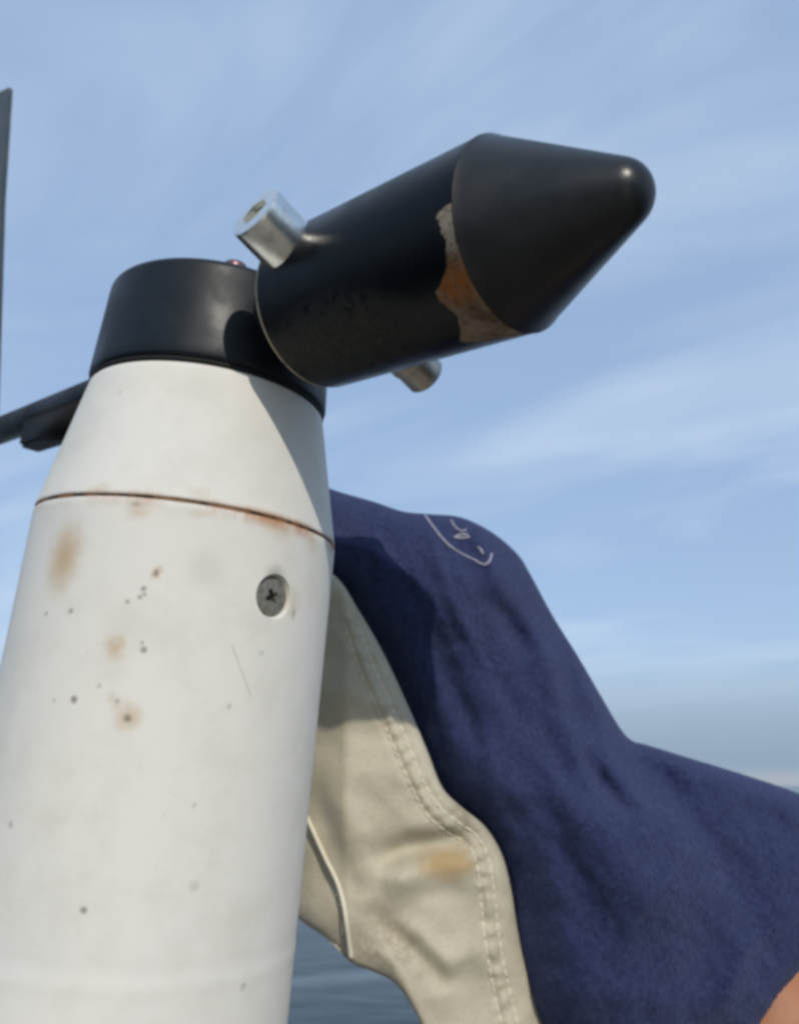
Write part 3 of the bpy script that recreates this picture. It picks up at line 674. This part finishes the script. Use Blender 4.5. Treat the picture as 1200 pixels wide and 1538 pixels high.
# ---- body: one continuous skinned figure, mostly hidden by post and clothing
m_skin = Mat('skin'); m_skin.base(m_skin.mix(m_skin.ramp(m_skin.noise(60, 4), .4, .7), (.43, .185, .088), (.34, .135, .062))); m_skin.set('Roughness', .5)
m_skin.set('Subsurface Weight', .15); m_skin.b.inputs['Subsurface Radius'].default_value = (.01, .004, .002); m_skin.set('Subsurface Scale', .3)
m_skin.bump(m_skin.noise(500, 3), .15, .0005)
Z = CAMZ
def skin(name, joints, bones, mat, rootj, sub=2, parent=person):
    names = list(joints); V = [np.array(joints[k][0]) - PB for k in names]
    me = bpy.data.meshes.new(name); me.from_pydata([tuple(v_) for v_ in V], [(names.index(a), names.index(b)) for a, b in bones], [])
    o = bpy.data.objects.new(name, me); COL.objects.link(o); o.parent = parent
    o.modifiers.new('skin', 'SKIN'); 
    if not me.skin_vertices:
        bm = bmesh.new(); bm.from_mesh(me); bm.verts.layers.skin.verify(); bm.to_mesh(me); bm.free()
    for i, k in enumerate(names):
        r_ = joints[k][1]; me.skin_vertices[0].data[i].radius = r_ if isinstance(r_, tuple) else (r_, r_); me.skin_vertices[0].data[i].use_root = (k == rootj)
    s_ = o.modifiers.new('sub', 'SUBSURF'); s_.levels = sub; s_.render_levels = sub
    bpy.context.view_layer.update(); apply_mods(o)
    for p_ in o.data.polygons: p_.use_smooth = True
    o.data.materials.clear(); o.data.materials.append(mat.m); return o
J = {'pelvis': ((.50, .68, Z - .47), .13), 'belly': ((.33, .68, Z - .35), .11), 'chest': ((.13, .68, Z - .10), .105), 'neckbase': ((-.02, .68, Z + .04), .07), 'neck': ((-.085, .68, Z + .065), .052),
     'skull': ((-.17, .68, Z + .088), .078), 'crown': ((-.235, .68, Z + .095), .062), 'jaw': ((-.165, .68, Z + .028), .048), 'chin': ((-.155, .68, Z - .012), .030)}
Bn = [('pelvis', 'belly'), ('belly', 'chest'), ('chest', 'neckbase'), ('neckbase', 'neck'), ('neck', 'skull'), ('skull', 'crown'), ('skull', 'jaw'), ('jaw', 'chin')]
arm_pt = at(np.array([1262.]), np.array([1600.]), np.array([.47]))[0]
elbow = arm_pt + np.array([.045, .0, -.075])
wr = np.array([.03, .335, Z - .46]); 
def limb_hand(tag_, sh, el_, wrist, hd, spread):
    """arm chain with palm and five fingers; hd = hand direction, spread = across the palm"""
    hd = np.array(hd) / np.linalg.norm(hd); sp_ = np.array(spread) / np.linalg.norm(spread); cl = np.cross(hd, sp_)
    J[tag_ + 'sh'] = (tuple(sh), .050); J[tag_ + 'up'] = (tuple((np.array(sh) + el_) / 2), .052); J[tag_ + 'el'] = (tuple(el_), .043)
    J[tag_ + 'fa'] = (tuple(np.array(el_) * .65 + np.array(wrist) * .35), .042); J[tag_ + 'wr'] = (tuple(wrist), .028); J[tag_ + 'pa'] = (tuple(wrist + hd * .05), (.036, .018))
    Bn.extend([('chest', tag_ + 'sh'), (tag_ + 'sh', tag_ + 'up'), (tag_ + 'up', tag_ + 'el'), (tag_ + 'el', tag_ + 'fa'), (tag_ + 'fa', tag_ + 'wr'), (tag_ + 'wr', tag_ + 'pa')])
    for i, (o_, l_) in enumerate(((-.030, .068), (-.010, .078), (.010, .072), (.030, .056))):
        a = wrist + hd * .085 + sp_ * o_; b = a + hd * l_ * .5 + cl * .012; c_ = b + hd * l_ * .25 + cl * .026
        for q, (pp, rr) in enumerate(((a, .0095), (b, .0088), (c_, .0075))): J[f'{tag_}f{i}{q}'] = (tuple(pp), rr)
        Bn.extend([(tag_ + 'pa', f'{tag_}f{i}0'), (f'{tag_}f{i}0', f'{tag_}f{i}1'), (f'{tag_}f{i}1', f'{tag_}f{i}2')])
    a = wrist + hd * .035 - sp_ * .040 + cl * .010; b = a + hd * .030 - sp_ * .018 + cl * .012
    J[tag_ + 't0'] = (tuple(a), .0105); J[tag_ + 't1'] = (tuple(b), .009); Bn.extend([(tag_ + 'wr', tag_ + 't0'), (tag_ + 't0', tag_ + 't1')])
limb_hand('n', at(np.array([800.]), np.array([1170.]), np.array([.53]))[0], elbow, wr, (-.75, -.05, -.35), (0, .25, 1))
limb_hand('f', np.array([.10, .83, Z + .02]), np.array([.17, .86, Z - .27]), np.array([.12, .78, Z - .52]), (-.3, -.2, -.9), (.8, .4, 0))
for s_ in (-1, 1):
    k = 'l' if s_ < 0 else 'r'
    J[k + 'hip'] = ((.50, .68 + s_ * .09, Z - .56), .092); J[k + 'knee'] = ((.40, .68 + s_ * .10, Z - .98), .060); J[k + 'calf'] = ((.45, .68 + s_ * .10, Z - 1.14), .056)
    J[k + 'ank'] = ((.485, .68 + s_ * .105, Z - 1.37), .034); J[k + 'toe'] = ((.37, .68 + s_ * .105, Z - 1.418), .022)
    Bn += [('pelvis', k + 'hip'), (k + 'hip', k + 'knee'), (k + 'knee', k + 'calf'), (k + 'calf', k + 'ank'), (k + 'ank', k + 'toe')]
skin('body', J, Bn, m_skin, 'pelvis')
# back and far sleeve of the fleece top, over the trunk
JS = {'hem': ((.41, .68, Z - .44), .135), 'belly': ((.33, .68, Z - .355), .128), 'chest': ((.13, .68, Z - .115), .120), 'neckbase': ((.0, .68, Z + .02), .080),
      'fsh': ((.10, .83, Z + .005), .076), 'fup': ((.135, .845, Z - .12), .062)}
skin('fleece_back', JS, [('hem', 'belly'), ('belly', 'chest'), ('chest', 'neckbase'), ('chest', 'fsh'), ('fsh', 'fup')], m_navy, 'chest')
# face details and hair, facing left and down towards the post
m_hair = Mat('brown_hair'); m_hair.base(m_hair.mix(m_hair.noise(300, 4, .7, sc3=(1, 1, .1)), (.03, .018, .010), (.08, .05, .028))); m_hair.set('Roughness', .6)
def blob(name, c_, r3, mat, parent=person, seg=20, wob=0):
    V, F = [], []; rr_ = np.random.default_rng(3)
    bm = bmesh.new(); bmesh.ops.create_uvsphere(bm, u_segments=seg, v_segments=seg // 2, radius=1)
    V = [np.array(v_.co) * (1 + wob * rr_.standard_normal()) * r3 + c_ - PB for v_ in bm.verts]; bm.verts.index_update(); F = [tuple(v_.index for v_ in f.verts) for f in bm.faces]; bm.free()
    return link(name, V, F, mat, parent)
blob('hair', np.array([-.185, .68, Z + .118]), np.array([.098, .086, .062]), m_hair, wob=.02, seg=32)
blob('nose', np.array([-.232, .68, Z + .022]), np.array([.020, .011, .016]), m_skin)
for s_ in (-1, 1):
    blob('ear', np.array([-.145, .68 + s_ * .083, Z + .075]), np.array([.020, .009, .030]), m_skin)
    m_eye = bpy.data.materials.get('eye_white') or (lambda q: (q.base((.7, .68, .64)), q.m)[1])(Mat('eye_white'))
    blob('eye', np.array([-.232, .68 + s_ * .031, Z + .048]), np.array([.010, .013, .010]), m_eye)
m_lip = Mat('lips'); m_lip.base((.36, .13, .10)); blob('mouth', np.array([-.206, .68, Z - .002]), np.array([.010, .024, .006]), m_lip)
# trousers and shoes
m_tr = Mat('stone_trousers'); m_tr.base(m_tr.mix(m_tr.noise(40, 4), (.30, .28, .22), (.36, .33, .26))); m_tr.set('Roughness', .9)
JT = {'pelvis': ((.49, .68, Z - .44), .145), 'waist': ((.44, .68, Z - .37), .14)}; BT = [('pelvis', 'waist')]
for s_, k in ((-1, 'l'), (1, 'r')):
    JT[k + 'hip'] = ((.50, .68 + s_ * .09, Z - .57), .108); JT[k + 'knee'] = ((.40, .68 + s_ * .10, Z - .98), .080); JT[k + 'ank'] = ((.485, .68 + s_ * .10, Z - 1.33), .066)
    BT += [('pelvis', k + 'hip'), (k + 'hip', k + 'knee'), (k + 'knee', k + 'ank')]
skin('trousers', JT, BT, m_tr, 'pelvis')
m_shoe = Mat('deck_shoe'); m_shoe.base((.06, .05, .045)); m_shoe.set('Roughness', .6)
for s_ in (-1, 1):
    V, F = box(-.16, .09, -.045, .045, .0, .075, .03); link('shoe', [(x + .45 - PB[0], y + .68 + s_ * .105 - PB[1], z + DECK - PB[2]) for x, y, z in V], F, m_shoe, person)
